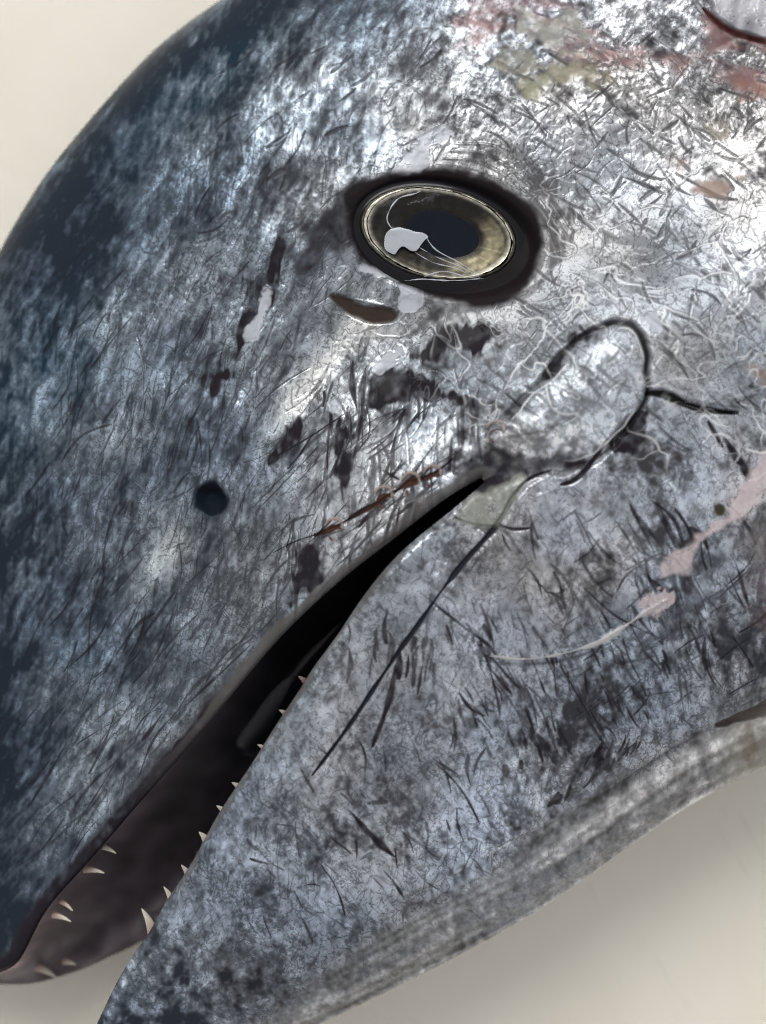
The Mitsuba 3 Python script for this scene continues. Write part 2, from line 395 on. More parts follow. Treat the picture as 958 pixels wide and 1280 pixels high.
m_jaw = lambda x, y: y > 1320 - 1.12 * x + 40 and y < 1240 - .42 * x
scatter(115, (560, 640, 930, 1010), 62, 12, (18, 66), (1.6, 5), -.24, seed=1, mask=m_jaw)
scatter(80, (580, 780, 860, 1010), 66, 12, (10, 30), (2, 5.5), -.2, seed=2, mask=m_jaw)
scatter(36, (790, 640, 880, 800), 58, 8, (30, 75), (3, 8), -.22, seed=3)
scatter(22, (428, 775, 545, 850), 92, 6, (16, 45), (3, 5.5), -.2, seed=4)
scatter(30, (690, 915, 800, 1005), 118, 10, (12, 26), (5, 9), -.3, seed=5, mask=lambda x, y: abs(y - (990 - .72 * (x - 700))) < 16)
scatter(60, (300, 900, 620, 1200), 60, 25, (15, 50), (1.5, 4), -.12, seed=6, mask=lambda x, y: y > 1290 - 1.05 * x + 50)
scatter(40, (700, 640, 950, 900), -35, 14, (20, 60), (1.5, 3), -.12, seed=7)
scatter(70, (400, 480, 600, 720), 93, 7, (20, 80), (2, 6.5), -.2, seed=8, mask=lambda x, y: y < 1000 - .62 * x - 20)
scatter(60, (330, 520, 560, 720), -42, 8, (30, 110), (1.5, 4), -.14, seed=9, mask=lambda x, y: y < 1010 - .62 * x - 25)
scatter(26, (340, 660, 400, 760), 100, 8, (20, 70), (2, 8), -.15, seed=10, mask=lambda x, y: y < 1060 - .85 * x)
scatter(130, (60, 400, 330, 720), 103, 12, (20, 80), (1.2, 3.2), -.12, .8, seed=11)
scatter(110, (40, 320, 420, 900), -58, 10, (20, 90), (1.2, 3.4), -.12, .8, seed=12, mask=lambda x, y: y < 1180 - 1.1 * x)
scatter(60, (30, 760, 330, 1080), -55, 9, (25, 120), (1.5, 4), -.14, .9, seed=13, mask=lambda x, y: y < 1180 - 1.15 * x)
scatter(150, (600, 60, 958, 560), 42, 14, (15, 60), (1.5, 4.5), -.2, .85, seed=14, mask=lambda x, y: (x - 556) ** 2 / 140 ** 2 + (y - 297) ** 2 / 95 ** 2 > 1)
scatter(90, (620, 40, 958, 500), -52, 18, (12, 40), (1.5, 4), -.16, .8, seed=15, mask=lambda x, y: (x - 556) ** 2 / 140 ** 2 + (y - 297) ** 2 / 95 ** 2 > 1)
scatter(50, (240, 60, 560, 300), -40, 16, (20, 60), (2, 5), -.1, .8, seed=16)
for P, w in (([(478, 588), (500, 600)], 4), ([(440, 1016), (470, 1050), (494, 1072)], 11), ([(494, 1060), (497, 1086)], 5), ([(400, 1080), (420, 1110), (432, 1146)], 4),
             ([(525, 740), (560, 768), (588, 790)], 4), ([(495, 830), (485, 880), (465, 935)], 7), ([(500, 815), (498, 850)], 10), ([(600, 800), (616, 850), (626, 895)], 4),
             ([(558, 780), (566, 806)], 5), ([(608, 830), (640, 868)], 6), ([(700, 830), (740, 900)], 4), ([(905, 545), (940, 600)], 10), ([(885, 525), (905, 560)], 8),
             ([(735, 740), (770, 770), (830, 800)], 4), ([(540, 950), (575, 985), (600, 1030)], 3)):
    stroke(P, w, -.25, 1.0, rough=.3)
stroke([(605, 817), (650, 822), (690, 818), (735, 806), (765, 792), (800, 768), (835, 748)], 9, .55, 0)
stroke([(612, 819), (650, 823), (690, 819), (735, 807), (765, 793), (800, 769), (835, 749)], 5, 0, 0, (.56, .55, .56), rough=.8)
stroke([(600, 826), (650, 831), (695, 828), (740, 815), (770, 800)], 6, -.4, .5)
for P in (([(128, 985), (160, 935), (185, 880)]), ([(60, 985), (78, 955), (150, 868)]), ([(120, 940), (148, 895), (165, 862)])):
    stroke(P, 2.5, .25, 0)
# bare dark patches
fray = fb(X, Y, .012, 66, 3, .0016, 82)
for P in ([(338, 360), (322, 402), (300, 452), (262, 497), (270, 468), (292, 422), (310, 380), (326, 345)], [(368, 290), (350, 322), (338, 350), (332, 340), (350, 305)],
          [(372, 532), (352, 552), (338, 580), (352, 576), (370, 552), (382, 534)], [(470, 470), (505, 466), (545, 480), (590, 500), (560, 508), (520, 500), (480, 512), (455, 505)],
          [(418, 540), (436, 530), (436, 585), (440, 640), (424, 645), (426, 590)], [(385, 680), (390, 720), (372, 756), (362, 752), (372, 700)],
          [(590, 400), (612, 420), (560, 440), (520, 448), (540, 420)], [(690, 478), (716, 440), (742, 420), (720, 420), (694, 446), (680, 470)],
          [(660, 210), (685, 240), (710, 290), (690, 330), (668, 290), (650, 240)], [(768, 560), (790, 530), (800, 518), (795, 540), (780, 562)],
          [(795, 815), (835, 760), (890, 735), (905, 745), (870, 770), (850, 800)], [(930, 660), (950, 640), (970, 700), (958, 760), (940, 720)],
          [(268, 1190), (300, 1170), (352, 1190), (340, 1240), (290, 1260), (255, 1250)]):
    KILL = np.maximum(KILL, (.65 if P[0] in ((660, 210), (795, 815), (930, 660)) else 1.0 if P[0][1] < 1000 else .5) * sstep(.28, .76, blob(P, 15, 7, len(P) + int(P[0][0]) % 5, .006) + .16 * fray))
cz, _ = ell(735, 400, 270, 200, 8)
WET0 = (1 - sstep(.55, 1.1, cz + .12 * nz(X, Y, .03, 3))) * sstep(90, 230, PY)
# hairline cracks and grain of the silver layer
def hair(lam, lam2, ang, seed, halfw):
    n = nz(wx, wy, lam, seed, lam2, ang)
    g_, h_ = np.gradient(n, ay, ax)
    return np.exp(-(n / (np.hypot(g_, h_) + 60) / halfw) ** 2)


HAIR = np.maximum.reduce([hair(.010, .0028, 64, 41, .00020) * (1 - cheek), hair(.005, .0024, -40, 42, .00022) * (1 - .6 * snout), hair(.007, .0020, -66, 43, .00018) * (cheek + jaw), hair(.006, .0020, 84, 44, .0002) * snout])
HAIR *= sstep(-.6, .6, nz(X, Y, .006, 45))
GRAIN = (.20 * fib_s * snout + .13 * fib_j * jaw + .2 * fib_c * cheek + .20 * spk) * (1 - .6 * WET0)
SIL *= 1 - .55 * HAIR
SIL *= 1 - np.clip(KILL * (0.97 + 0.06 * nz(X, Y, .002, 2)), 0, 1)

# the cut with curled edges, brown-red
stroke([(340, 692), (372, 676), (412, 662), (448, 642), (482, 622), (512, 604), (538, 594), (566, 574)], 4, -.8, 1.0, (.022, .012, .012), rough=.5, flat=.3)
for P in ([(402, 668), (420, 660), (436, 652)], [(450, 642), (474, 628), (498, 612)], [(500, 610), (520, 602)], [(532, 597), (548, 590)]):
    stroke(P, 3, 0, 1.0, (.036, .018, .015), rough=.9)
for cx, cy in ((418, 660), (480, 620), (514, 603), (541, 594), (620, 538)):
    stroke([(cx - 12, cy - 2), (cx - 4, cy - 11), (cx + 8, cy - 9), (cx + 10, cy + 2)], 4.5, .8, .0, (.30, .24, .22))
    stroke([(cx - 9, cy + 6), (cx, cy - 1), (cx + 9, cy + 1)], 6, -.3, 1, (.06, .028, .022), rough=.6)
    stroke([(cx - 7, cy + 10), (cx - 2, cy + 16)], 3, 0, .8, (.10, .04, .03))
# rubbed pink stripe on the cheek
pk = np.maximum(blob([(826, 716), (846, 690), (878, 664), (905, 640), (928, 606), (950, 574), (985, 540), (990, 580), (962, 610), (940, 640), (900, 660), (872, 690), (850, 716)], 4, 3, 4, .005),
                blob([(800, 752), (815, 738), (842, 740), (838, 752), (815, 762)], 2, 4, 5, .003))
pk *= 1 - blob([(888, 632), (902, 624), (912, 636), (902, 648), (890, 645)], 3, 1, 2)
pk *= 1 - .35 * sstep(.6, 1.6, fb(X, Y, .0035, 59, 3)) ; paint(.80 * pk, (.60, .51, .52)); H += .00012 * pk
paint(blob([(894, 634), (902, 630), (906, 640), (898, 644)], 2, 1, 2), (.05, .045, .03))
# torn skin, pink flesh and bare scale pockets at the top
flesh = np.maximum(blob([(575, 20), (640, 14), (700, 8), (760, 30), (800, 60), (870, 56), (930, 70), (985, 90), (990, 150), (940, 105), (880, 86), (800, 82), (720, 62), (640, 46), (590, 48)], 16, 10, 3, .006),
                   blob([(880, 20), (910, 40), (970, 60), (960, 90), (900, 70), (884, 50)], 6, 4, 5))
flesh = flesh * np.clip(.75 + .35 * fb(X, Y, .008, 56, 3, .003, -20), 0, 1); paint(.80 * flesh, (.27, .15, .145)); KILL = np.maximum(KILL, .3 * flesh); WET = np.maximum(WET, .5 * flesh); H += .0004 * flesh * fb(X, Y, .006, 4, 2)
paint(.5 * blob([(560, -30), (640, -40), (700, -20), (690, 8), (600, 10)], 12, 8, 4), (.16, .08, .09))
for P, col in (([(622, 62), (668, 60), (680, 82), (640, 90), (612, 80)], (.30, .29, .24)), ([(655, 96), (690, 96), (688, 120), (660, 124)], (.36, .35, .25)),
               ([(690, 70), (730, 66), (755, 92), (745, 100), (700, 92)], (.36, .33, .25)), ([(650, 26), (720, 24), (735, 48), (670, 56)], (.36, .36, .33)),
               ([(880, 150), (900, 156), (908, 176), (884, 172)], (.3, .27, .22)), ([(848, 196), (870, 200), (866, 214), (846, 210)], (.3, .2, .17)), ([(880, 222), (915, 232), (908, 246), (882, 240)], (.28, .2, .16)),
               ([(942, 455), (968, 452), (966, 475), (944, 474)], (.22, .14, .10)), ([(930, 100), (970, 108), (965, 122), (932, 116)], (.33, .17, .13))):
    m = blob(P, 8, 6, 6, .004) * np.clip(.8 + .25 * fb(X, Y, .003, 55, 2), 0, 1); paint(.85 * m, col); H -= .0002 * m
rust = blob([(935, 700), (960, 670), (985, 760), (970, 800), (945, 770)], 14, 8, 3); paint(.4 * rust, (.13, .09, .09))
strip = mem * sstep(880, 930, PX) * sstep(-.001, .006, below); paint(.5 * strip, (.33, .31, .26))
paint(.5 * blob([(930, 930), (938, 905), (946, 925), (940, 960)], 4, 2, 3), (.14, .10, .06))

# ---------------------------------------------------------------- wet film and micro relief
cz, _ = ell(735, 400, 270, 200, 8)
wetzone = (1 - sstep(.80, 1.12, cz + .12 * nz(X, Y, .03, 3))) * sstep(120, 240, PY)
WET = np.maximum(WET, wetzone * .9)
WET = np.maximum(WET, .8 * corner)
MICRO = (snout * (.016 * fib_s + .034 * spk) + jaw * (.012 * fib_j + .030 * spk) + cheek * (.030 * fib_c + .050 * spk + .10 * mott))
H += 1e-3 * MICRO * (.55 + .45 * SIL) * (1 - .75 * np.clip(KILL, 0, 1)) * (1 - .80 * WET) * (1 - .7 * lid) * (1 - .8 * gill) * (1 - .5 * band) * (1 - .6 * mem)
H -= 1e-3 * .05 * HAIR * (1 - WET)
H += 1e-3 * .022 * fb(X, Y, .0011, 38, 2) * (1 - WET) * (1 - np.clip(KILL, 0, 1))
H += 1e-3 * .05 * fb(wx, wy, .005, 3, 2) * sstep(0, 1, COV * 2)
# thin curling ridges of the wet film, their reflections painted on in pale
fx, fy = X + .0045 * nz(X, Y, .016, 1) + .0016 * nz(X, Y, .005, 2), Y + .0045 * nz(X, Y, .016, 3) + .0016 * nz(X, Y, .005, 4)


gx_, gy_ = X + .0024 * nz(fx, fy, .0080, 61) + .0006 * nz(fx, fy, .0026, 62), Y + .0024 * nz(fx, fy, .0080, 63) + .0006 * nz(fx, fy, .0026, 64)


def ridges(lam, lam2, ang, seed, halfw, level=0.0):
    n = nz(gx_, gy_, lam, seed, lam2, ang) - level
    b_, a_ = np.gradient(n, ay, ax)
    w_ = halfw * np.clip(1 + .7 * nz(X, Y, .005, seed + 70), .25, 2.2)
    return np.exp(-(n / (np.hypot(a_, b_) + 60) / w_) ** 2) * sstep(-1.1, -.5, nz(X, Y, .010, seed + 80))


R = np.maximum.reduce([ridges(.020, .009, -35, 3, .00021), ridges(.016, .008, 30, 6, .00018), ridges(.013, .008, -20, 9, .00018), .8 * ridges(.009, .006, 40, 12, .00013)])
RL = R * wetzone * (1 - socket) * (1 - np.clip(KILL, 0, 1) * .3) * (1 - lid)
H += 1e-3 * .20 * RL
paint(np.clip(.80 * RL, 0, 1) * sstep(500, 580, PX) * np.clip(.72 + .3 * nz(X, Y, .004, 65), 0, 1), (.80, .81, .83))  # pale colour for the light the ridges would reflect
# long parallel creep lines behind the plate and above the eye
for k in range(9):
    o = k * 7
    stroke([(812 + 3 * k, 470 + o * .5), (850 + 5 * k, 478 + o * .5), (900 + 4 * k, 492 + o * .6), (930, 500 + o * .55)], 4, .3, 0)
for k in range(4):
    stroke([(545 + 8 * k, 208 - 9 * k), (590 + 10 * k, 214 - 10 * k), (640, 240 - 13 * k), (675, 275 - 14 * k), (700 + 6 * k, 330 - 12 * k)], 4, .35, 0)
# raised pale patches, coloured as reflections in the wet film
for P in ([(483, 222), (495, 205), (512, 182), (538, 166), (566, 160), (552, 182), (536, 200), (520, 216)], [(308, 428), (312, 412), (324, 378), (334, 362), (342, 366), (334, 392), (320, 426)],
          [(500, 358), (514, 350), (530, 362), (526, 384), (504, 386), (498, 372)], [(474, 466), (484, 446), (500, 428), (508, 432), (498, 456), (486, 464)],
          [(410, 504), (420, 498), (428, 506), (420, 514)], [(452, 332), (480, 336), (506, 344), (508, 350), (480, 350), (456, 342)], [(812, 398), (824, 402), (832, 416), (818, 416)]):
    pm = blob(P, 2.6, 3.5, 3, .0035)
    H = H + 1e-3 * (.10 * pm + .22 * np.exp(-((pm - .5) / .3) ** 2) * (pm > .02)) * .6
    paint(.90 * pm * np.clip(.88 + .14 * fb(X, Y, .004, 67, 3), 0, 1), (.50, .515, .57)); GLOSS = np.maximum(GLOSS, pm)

# ---------------------------------------------------------------- colours of the layers
cool, white = np.array([.285, .365, .455]), np.array([.53, .54, .565])
silver = cool + (white - cool) * WHT[..., None]
silver = silver * (1 + .14 * np.clip(fb(X, Y, .012, 21, 3), -2, 2))[..., None]
silver = silver * np.exp(.75 * GRAIN + .16 * np.clip(fb(X, Y, .045, 46, 2), -2, 2))[..., None]
silver = silver * (1 - .40 * WET0)[..., None]
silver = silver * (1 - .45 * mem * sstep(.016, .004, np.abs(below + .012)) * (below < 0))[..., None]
silver = silver * (1 + .3 * np.clip(jaw, 0, 1)[..., None] * np.array([.00, -.03, .03]))
hue = fb(X, Y, .02, 22, 2)[..., None]
silver = silver * (1 + .035 * np.clip(hue, -1.5, 1.5) * np.array([1, .1, -.9]))
warm = np.exp(-ell(200, 705, 50, 18, -52)[0] ** 2) + 1.0 * np.exp(-ell(388, 478, 100, 15, -53)[0] ** 2) + .8 * np.exp(-ell(452, 404, 30, 12, 18)[0] ** 2)
silver = silver * (1 + .35 * np.clip(warm, 0, 1)[..., None] * np.array([2.4, 2.1, 1.55])); SIL = np.clip(SIL + .9 * warm * (1 - KILL), 0, 1)
dark = np.array([.016, .023, .035]) + (np.array([.055, .052, .056]) - np.array([.016, .023, .035])) * WHT[..., None]
teal = np.exp(-ell(60, 470, 110, 60, -60)[0] ** 2) + np.exp(-ell(240, 120, 120, 40, -40)[0] ** 2)
dark = dark + np.clip(teal, 0, 1)[..., None] * np.array([-.006, .006, .012])
bare = np.clip(KILL, 0, 1)[..., None]; dark = dark * (1 - bare) + np.array([.019, .016, .021]) * bare
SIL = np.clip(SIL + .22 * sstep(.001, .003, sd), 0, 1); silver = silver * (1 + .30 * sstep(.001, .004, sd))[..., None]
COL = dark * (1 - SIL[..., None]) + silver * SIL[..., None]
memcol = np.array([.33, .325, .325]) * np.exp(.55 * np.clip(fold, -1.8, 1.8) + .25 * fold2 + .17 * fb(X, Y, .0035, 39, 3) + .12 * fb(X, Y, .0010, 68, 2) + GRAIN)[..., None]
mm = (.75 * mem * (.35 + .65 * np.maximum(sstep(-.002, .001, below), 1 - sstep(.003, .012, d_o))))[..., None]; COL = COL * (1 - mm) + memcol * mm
MET = .54 * SIL * (1 - .50 * WET0) * (1 - .30 * cheek) * (1 - .75 * mem)
gl = gill[..., None]; COL = COL * (1 - gl) + np.array([.42, .42, .45]) * (1 + .25 * np.clip(nz(X, Y, .006, 3, .002, 70), -1.5, 1.5))[..., None] * gl; MET = MET * (1 - .5 * gill)
pp = np.clip(PAINT, 0, 1)[..., None]
# PCOL is pre-mixed with the paint's own cover
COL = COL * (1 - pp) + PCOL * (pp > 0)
MET = MET * (1 - PAINT)
COL = np.where(lid[..., None] > 0, COL * (1 - lid[..., None]) + np.array([.013, .010, .011]) * lid[..., None], COL)
MET = MET * (1 - lid)
ROUGH = .225 + .10 * (1 - SIL) + .05 * nz(X, Y, .005, 6)
ROUGH = ROUGH * (1 - .30 * np.clip(WET, 0, 1)) * (1 - .4 * gill) + .25 * lid
ROUGH = ROUGH * (1 - GLOSS) + .2 * GLOSS
ROUGH = ROUGH * (1 - .5 * np.clip(KILL, 0, 1) * (1 - lid)) + .5 * (1 - sstep(.6, 1.1, rn))
COL, MET, ROUGH = np.clip(COL, .006, .9), np.clip(MET, 0, 1), np.clip(ROUGH, .06, .7)

# ---------------------------------------------------------------- the mesh
d_all = np.minimum(d_o, d_m)
XS, YS = X.copy(), Y.copy()
cell = np.maximum(np.gradient(ax)[None, :], np.gradient(ay)[:, None])
snap_o = np.abs(d_o) < .72 * cell; snap_o &= (d_m > -cell)
XS[snap_o], YS[snap_o] = outline[io[snap_o], 0], outline[io[snap_o], 1]
mc = np.vstack([upc, loc_]); snap_m = (np.abs(d_m) < .72 * cell) & (d_o > -cell) & ~snap_o
jj = tree_m.query(np.stack([X[snap_m], Y[snap_m]], -1))[1]; XS[snap_m], YS[snap_m] = mc[jj, 0], mc[jj, 1]
keep = ((d_o > 0) | snap_o) & ((d_m > 0) | snap_m)
edge = sstep(0, 0.004, d_o)
Z = ZB + H * edge
V = np.stack([XS, YS, Z], -1).reshape(-1, 3)
a = np.arange(ny * nx).reshape(ny, nx)
quads = np.stack([a[:-1, :-1], a[:-1, 1:], a[1:, 1:], a[1:, :-1]], -1)
ok = keep.reshape(-1)[quads].all(-1)
pl = plate.reshape(-1)[quads].all(-1)


def submesh(faces, extra=None):
    f = np.vstack([faces[:, [0, 1, 2]], faces[:, [0, 2, 3]]])
    used, inv = np.unique(f, return_inverse=True)
    v, f = V[used], inv.reshape(f.shape)
    col, uv = COL.reshape(-1, 3)[used], np.stack([ROUGH, MET], -1).reshape(-1, 2)[used]
    for ev, ef, ec, eu in extra or ():
        f = np.vstack([f, ef + len(v)]); v = np.vstack([v, ev])
        col = np.vstack([col, np.broadcast_to(ec, (len(ev), 3))]); uv = np.vstack([uv, np.broadcast_to(eu, (len(ev), 2))])
    return (v, f), col, uv


def flecks(p, n, uv):
    """fine scratches and pits that show the dark skin through the silver, at a scale below the relief"""
    x, y = p.x + .0006 * noise(p.x * 160, p.y * 160, 3.0), p.y + .0006 * noise(p.x * 160, p.y * 160, 8.0)
    def fibre(c, s_, a, b, z):
        return noise((x * c + y * s_) * a, (-x * s_ + y * c) * b, z)
    jaw_ = smoothstep(-.01, .02, p.x * .75 - p.y * .66 - .012)
    f1 = fibre(.42, .91, 260., 2600., 1.0) * .6 + fibre(.17, .98, 300., 1900., 5.0) * .4
    f2 = fibre(.46, -.89, 300., 2200., 2.0) * .62 + fibre(.20, -.98, 260., 1500., 6.0) * .38
    f = f1 * (1 - jaw_) + f2 * jaw_
    xr, yr = x * .8 - y * .6, x * .6 + y * .8
    g = noise(xr * 1300, yr * 1300, p.z * 300) * .45 + noise(x * 2700, y * 2700, p.z * 300 + 9) * .55
    v = f * .24 + g * .76
    area = noise(x * 70, y * 70, 4.0) * .6 + noise(x * 210, y * 210, 5.0) * .4
    t = .30 + .22 * area
    pits = smoothstep(t + .09, t - .09, v)

    def crack(c, s_, a, b, z, w):
        k = noise((x * c + y * s_) * a, (-x * s_ + y * c) * b, z)
        return smoothstep(w, .2 * w, dr.abs(k - .5)) * smoothstep(.45, .65, noise(x * 190, y * 190, z + 3))
    c1 = dr.maximum(crack(.5, .87, 130., 520., 11.0, .035), crack(.77, -.64, 150., 560., 12.0, .035))
    c2 = dr.maximum(crack(.1, .99, 120., 600., 13.0, .04), crack(.9, .44, 160., 520., 14.0, .03))
    return dr.maximum(pits * .55, dr.maximum(c1, c2) * .62) * smoothstep(.06, .18, uv.y)


scene['bare_skin'] = {'type': 'principled', 'base_color': {'type': 'rgb', 'value': [.022, .023, .028]}, 'roughness': .3, 'specular': .04}
scene['silver_skin'] = {'type': 'principled', 'base_color': {'type': 'mesh_attribute', 'name': 'vertex_color'},
                        'roughness': mikit.proc(lambda p, n, uv: uv.x), 'metallic': mikit.proc(lambda p, n, uv: uv.y), 'specular': 0.05}
scene['wet_silver_skin'] = {'type': 'twosided', 'bsdf': {'type': 'blendbsdf', 'weight': mikit.proc(flecks),
                            'a': {'type': 'ref', 'id': 'silver_skin'}, 'b': {'type': 'ref', 'id': 'bare_skin'}}}

# far side of the fish and the inner walls of the lips
def underside():
    st = 5
    sel = inside
    Zl = np.maximum(0.0012, ZM - .0006 - 0.62 * (base(CX, CY, np.where(sel, cd, 0)) - ZM))
    xs, ys = CX.copy(), CY.copy(); sn = cd < .72 * cp
    xs[sn], ys[sn] = outline[ci[sn], 0], outline[ci[sn], 1]
    Zl[sn] = outline[ci[sn], 2] - .0002
    kp = sel | sn
    kp &= ~shapely.contains_xy(poly_m, CX, CY)
    b = np.arange(CX.size).reshape(CX.shape)
    q = np.stack([b[:-1, :-1], b[1:, :-1], b[1:, 1:], b[:-1, 1:]], -1); q = q[kp.reshape(-1)[q].all(-1)]
    f = np.vstack([q[:, [0, 1, 2]], q[:, [0, 2, 3]]]); us, inv = np.unique(f, return_inverse=True)
    return np.stack([xs, ys, Zl], -1).reshape(-1, 3)[us], inv.reshape(f.shape)


def height(x, y):
    i = np.clip(np.searchsorted(ay, y), 0, ny - 1); j = np.clip(np.searchsorted(ax, x), 0, nx - 1)
    return Z[i, j]


def wall(curve, drop, inset_sign):
    c = curve[::6]
    t = np.gradient(c, axis=0); nrm = np.stack([-t[:, 1], t[:, 0]], -1); nrm /= np.linalg.norm(nrm, axis=1, keepdims=True) + 1e-12
    zt = base(c[:, 0], c[:, 1]) - .003
    rows_ = []
    for s_ in np.linspace(0, 1, 7):
        off = inset_sign * .004 * math.sin(s_ * math.pi * .5)
        z = zt - s_ * drop
        rows_.append(np.column_stack([c + nrm * off, np.maximum(z, .004)]))
    n = len(c); v = np.vstack(rows_); f = []
    for k in range(6):
        i = np.arange(n - 1) + k * n
        f += [np.stack([i, i + 1, i + n], -1), np.stack([i + 1, i + n + 1, i + n], -1)]
    return v, np.vstack(f)


def rim_skirt():
    c = outline[::8]; n = len(c)
    ctr = np.gradient(c[:, :2], axis=0); nr = np.stack([-ctr[:, 1], ctr[:, 0]], -1); nr /= np.linalg.norm(nr, axis=1, keepdims=True)
    inn = shapely.contains_xy(poly_out, *(c[:, :2] + nr * .002).T); nr *= np.where(inn, 1, -1)[:, None]
    rows_ = [np.column_stack([c[:, :2] + nr * o_, np.maximum(c[:, 2] - z_, .001)]) for o_, z_ in ((0, -.0001), (.0004, .0022), (.0016, .0048), (.0045, .009))]
    f = []
    for k in range(3):
        i = np.arange(n); j = (i + 1) % n
        f += [np.stack([i + k * n, j + k * n, j + k * n + n], -1), np.stack([i + k * n, j + k * n + n, i + k * n + n], -1)]
    f = np.vstack(f); bad = shapely.contains_xy(poly_m, c[:, 0], c[:, 1])
    return np.vstack(rows_), f[~bad[f % n].any(1)]


uv_, uf_ = underside()
rv_, rf_ = rim_skirt()
w1 = wall(upc, .020, 1)
w2 = wall(loc_, .030, 1)
mesh, col, uv = submesh(quads[ok & ~pl], [(uv_, uf_, (.25, .26, .28), (.35, .5)), (rv_, rf_, np.clip(.03 + .25 * sstep(.030, .048, np.tile(outline[::8, 2], 4)), 0, 1)[:, None] * np.array([.95, 1, 1.06]), (.4, .1)), (*w1, (.030, .022, .024), (.3, 0)), (*w2, (.030, .024, .026), (.3, 0))])
scene['fish__body'] = mikit.ply(mesh, 'wet_silver_skin', True, uv=uv, color=col)
mesh, col, uv = submesh(quads[ok & pl])
scene['fish__jaw_plate'] = mikit.ply(mesh, 'wet_silver_skin', True, uv=uv, color=col)
labels['fish'] = {'label': 'big silver and dark blue fish lying on its side, toothed mouth open, on pale table', 'category': 'fish'}
labels['fish__jaw_plate'] = {'label': 'raised rounded jaw plate with a dark groove around it behind the mouth corner'}


def part(key, mesh, bsdf, smooth=True, label=None, **kw):
    k, n = key, 0
    while k in scene:
        n += 1; k = f'{key}_{n:03d}'
    scene[k] = mikit.ply(mesh, bsdf, smooth, **kw)
    if label:
        labels[k] = {'label': label}
    return k


def grid_faces(n, m, wrap=False):
    i, j = np.meshgrid(np.arange(n - 1), np.arange(m if wrap else m - 1), indexing='ij')
    j2 = (j + 1) % m
    q = np.stack([i * m + j, i * m + j2, (i + 1) * m + j2, (i + 1) * m + j], -1).reshape(-1, 4)
    return np.vstack([q[:, [0, 1, 2]], q[:, [0, 2, 3]]])


# ---------------------------------------------------------------- the eye
ex, ey, ez = (float(q[0]) for q in on(548, 292))
e_ = .012
gxz = (base(np.array([ex + e_]), np.array([ey]))[0] - base(np.array([ex - e_]), np.array([ey]))[0]) / (2 * e_)
gyz = (base(np.array([ex]), np.array([ey + e_]))[0] - base(np.array([ex]), np.array([ey - e_]))[0]) / (2 * e_)
E0 = float(height(np.array([ex + .030]), np.array([ey]))[0])
E0 = float(base(np.array([ex]), np.array([ey]))[0]) + .0012
FE = (HC - E0) / (HC - ZREF) * S


def eye_ring(cx, cy, a, b, deg, th):
    """ring of points in photo px offsets about the eye, as world xy"""
    c, s = math.cos(math.radians(deg)), math.sin(math.radians(deg))
    u, v = a * np.cos(th), b * np.sin(th)
    x, y = cx + u * c - v * s - 548, cy + u * s + v * c - 292
    return ex + x * FE, ey - y * FE


def eye_z(x, y):
    return E0 + gxz * (x - ex) * .45 + gyz * (y - ey) * .45


def eye_mesh(rings, nth=220, cap=False, noise_mm=0.0):
    th = np.linspace(0, 2 * np.pi, nth, endpoint=False)
    vs = []
    for cx, cy, a, b, deg, h in rings:
        x, y = eye_ring(cx, cy, a, b, deg, th)
        vs.append(np.stack([x, y, eye_z(x, y) + h * 1e-3], -1))
    v = np.vstack(vs)
    if noise_mm:
        v[:, 2] += noise_mm * 1e-3 * nz(v[:, 0], v[:, 1], .0016, 3)
    f = grid_faces(len(rings), nth, True)[:, ::-1]
    return v, f, np.tile(th, len(rings)), np.repeat(np.linspace(0, 1, len(rings)), nth)


def lerp(a, b, t):
    return tuple(p + (q - p) * t for p, q in zip(a, b))


PUP, OUTR = (552, 293, 48, 28, 14), (548, 292, 97, 57, 12)
prof = [(0, -1.0), (.12, -.75), (.55, -.35), (.72, -.2), (.80, .05), (.88, .38), (.94, .38), (1.0, -.1), (1.06, -1.0)]
tt = np.linspace(0, 1.06, 70)
ir = [(*lerp(PUP, OUTR, t), float(np.interp(t, *zip(*prof)))) for t in tt]
v, f, th, t = eye_mesh(ir, 420, noise_mm=.025)
t = t * 1.06
grain = np.random.default_rng(3).normal(size=420)
grain = ndimage.gaussian_filter1d(grain, 1.2, mode='wrap')[np.round(th / (2 * np.pi) * 420).astype(int) % 420]
gold, brown, pale = np.array([.42, .37, .24]), np.array([.020, .016, .012]), np.array([.72, .69, .57])
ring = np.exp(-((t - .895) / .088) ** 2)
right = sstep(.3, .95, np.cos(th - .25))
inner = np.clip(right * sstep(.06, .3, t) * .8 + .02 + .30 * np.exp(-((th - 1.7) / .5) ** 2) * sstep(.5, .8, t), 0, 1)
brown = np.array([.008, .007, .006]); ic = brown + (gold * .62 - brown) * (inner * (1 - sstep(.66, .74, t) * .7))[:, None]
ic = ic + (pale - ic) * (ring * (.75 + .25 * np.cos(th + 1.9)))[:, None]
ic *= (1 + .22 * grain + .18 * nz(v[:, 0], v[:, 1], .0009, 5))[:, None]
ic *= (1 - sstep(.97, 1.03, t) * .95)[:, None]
scene['gold_iris'] = {'type': 'principled', 'base_color': {'type': 'mesh_attribute', 'name': 'vertex_color'}, 'metallic': .65, 'roughness': .32}
scene['gold_iris'] = {'type': 'twosided', 'bsdf': scene['gold_iris']}
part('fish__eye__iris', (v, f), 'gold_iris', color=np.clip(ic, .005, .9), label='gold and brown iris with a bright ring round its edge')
pr = [(PUP[0], PUP[1], PUP[2] * q, PUP[3] * q, 14, h) for q, h in ((.001, -1.12), (.3, -1.12), (.6, -1.1), (.85, -1.07), (1.0, -1.03), (1.05, -1.1))]
v, f, *_ = eye_mesh(pr, 160)
scene['blue_black_pupil'] = {'type': 'twosided', 'bsdf': {'type': 'principled', 'base_color': {'type': 'rgb', 'value': [.004, .006, .012]}, 'roughness': .2, 'specular': .15}}
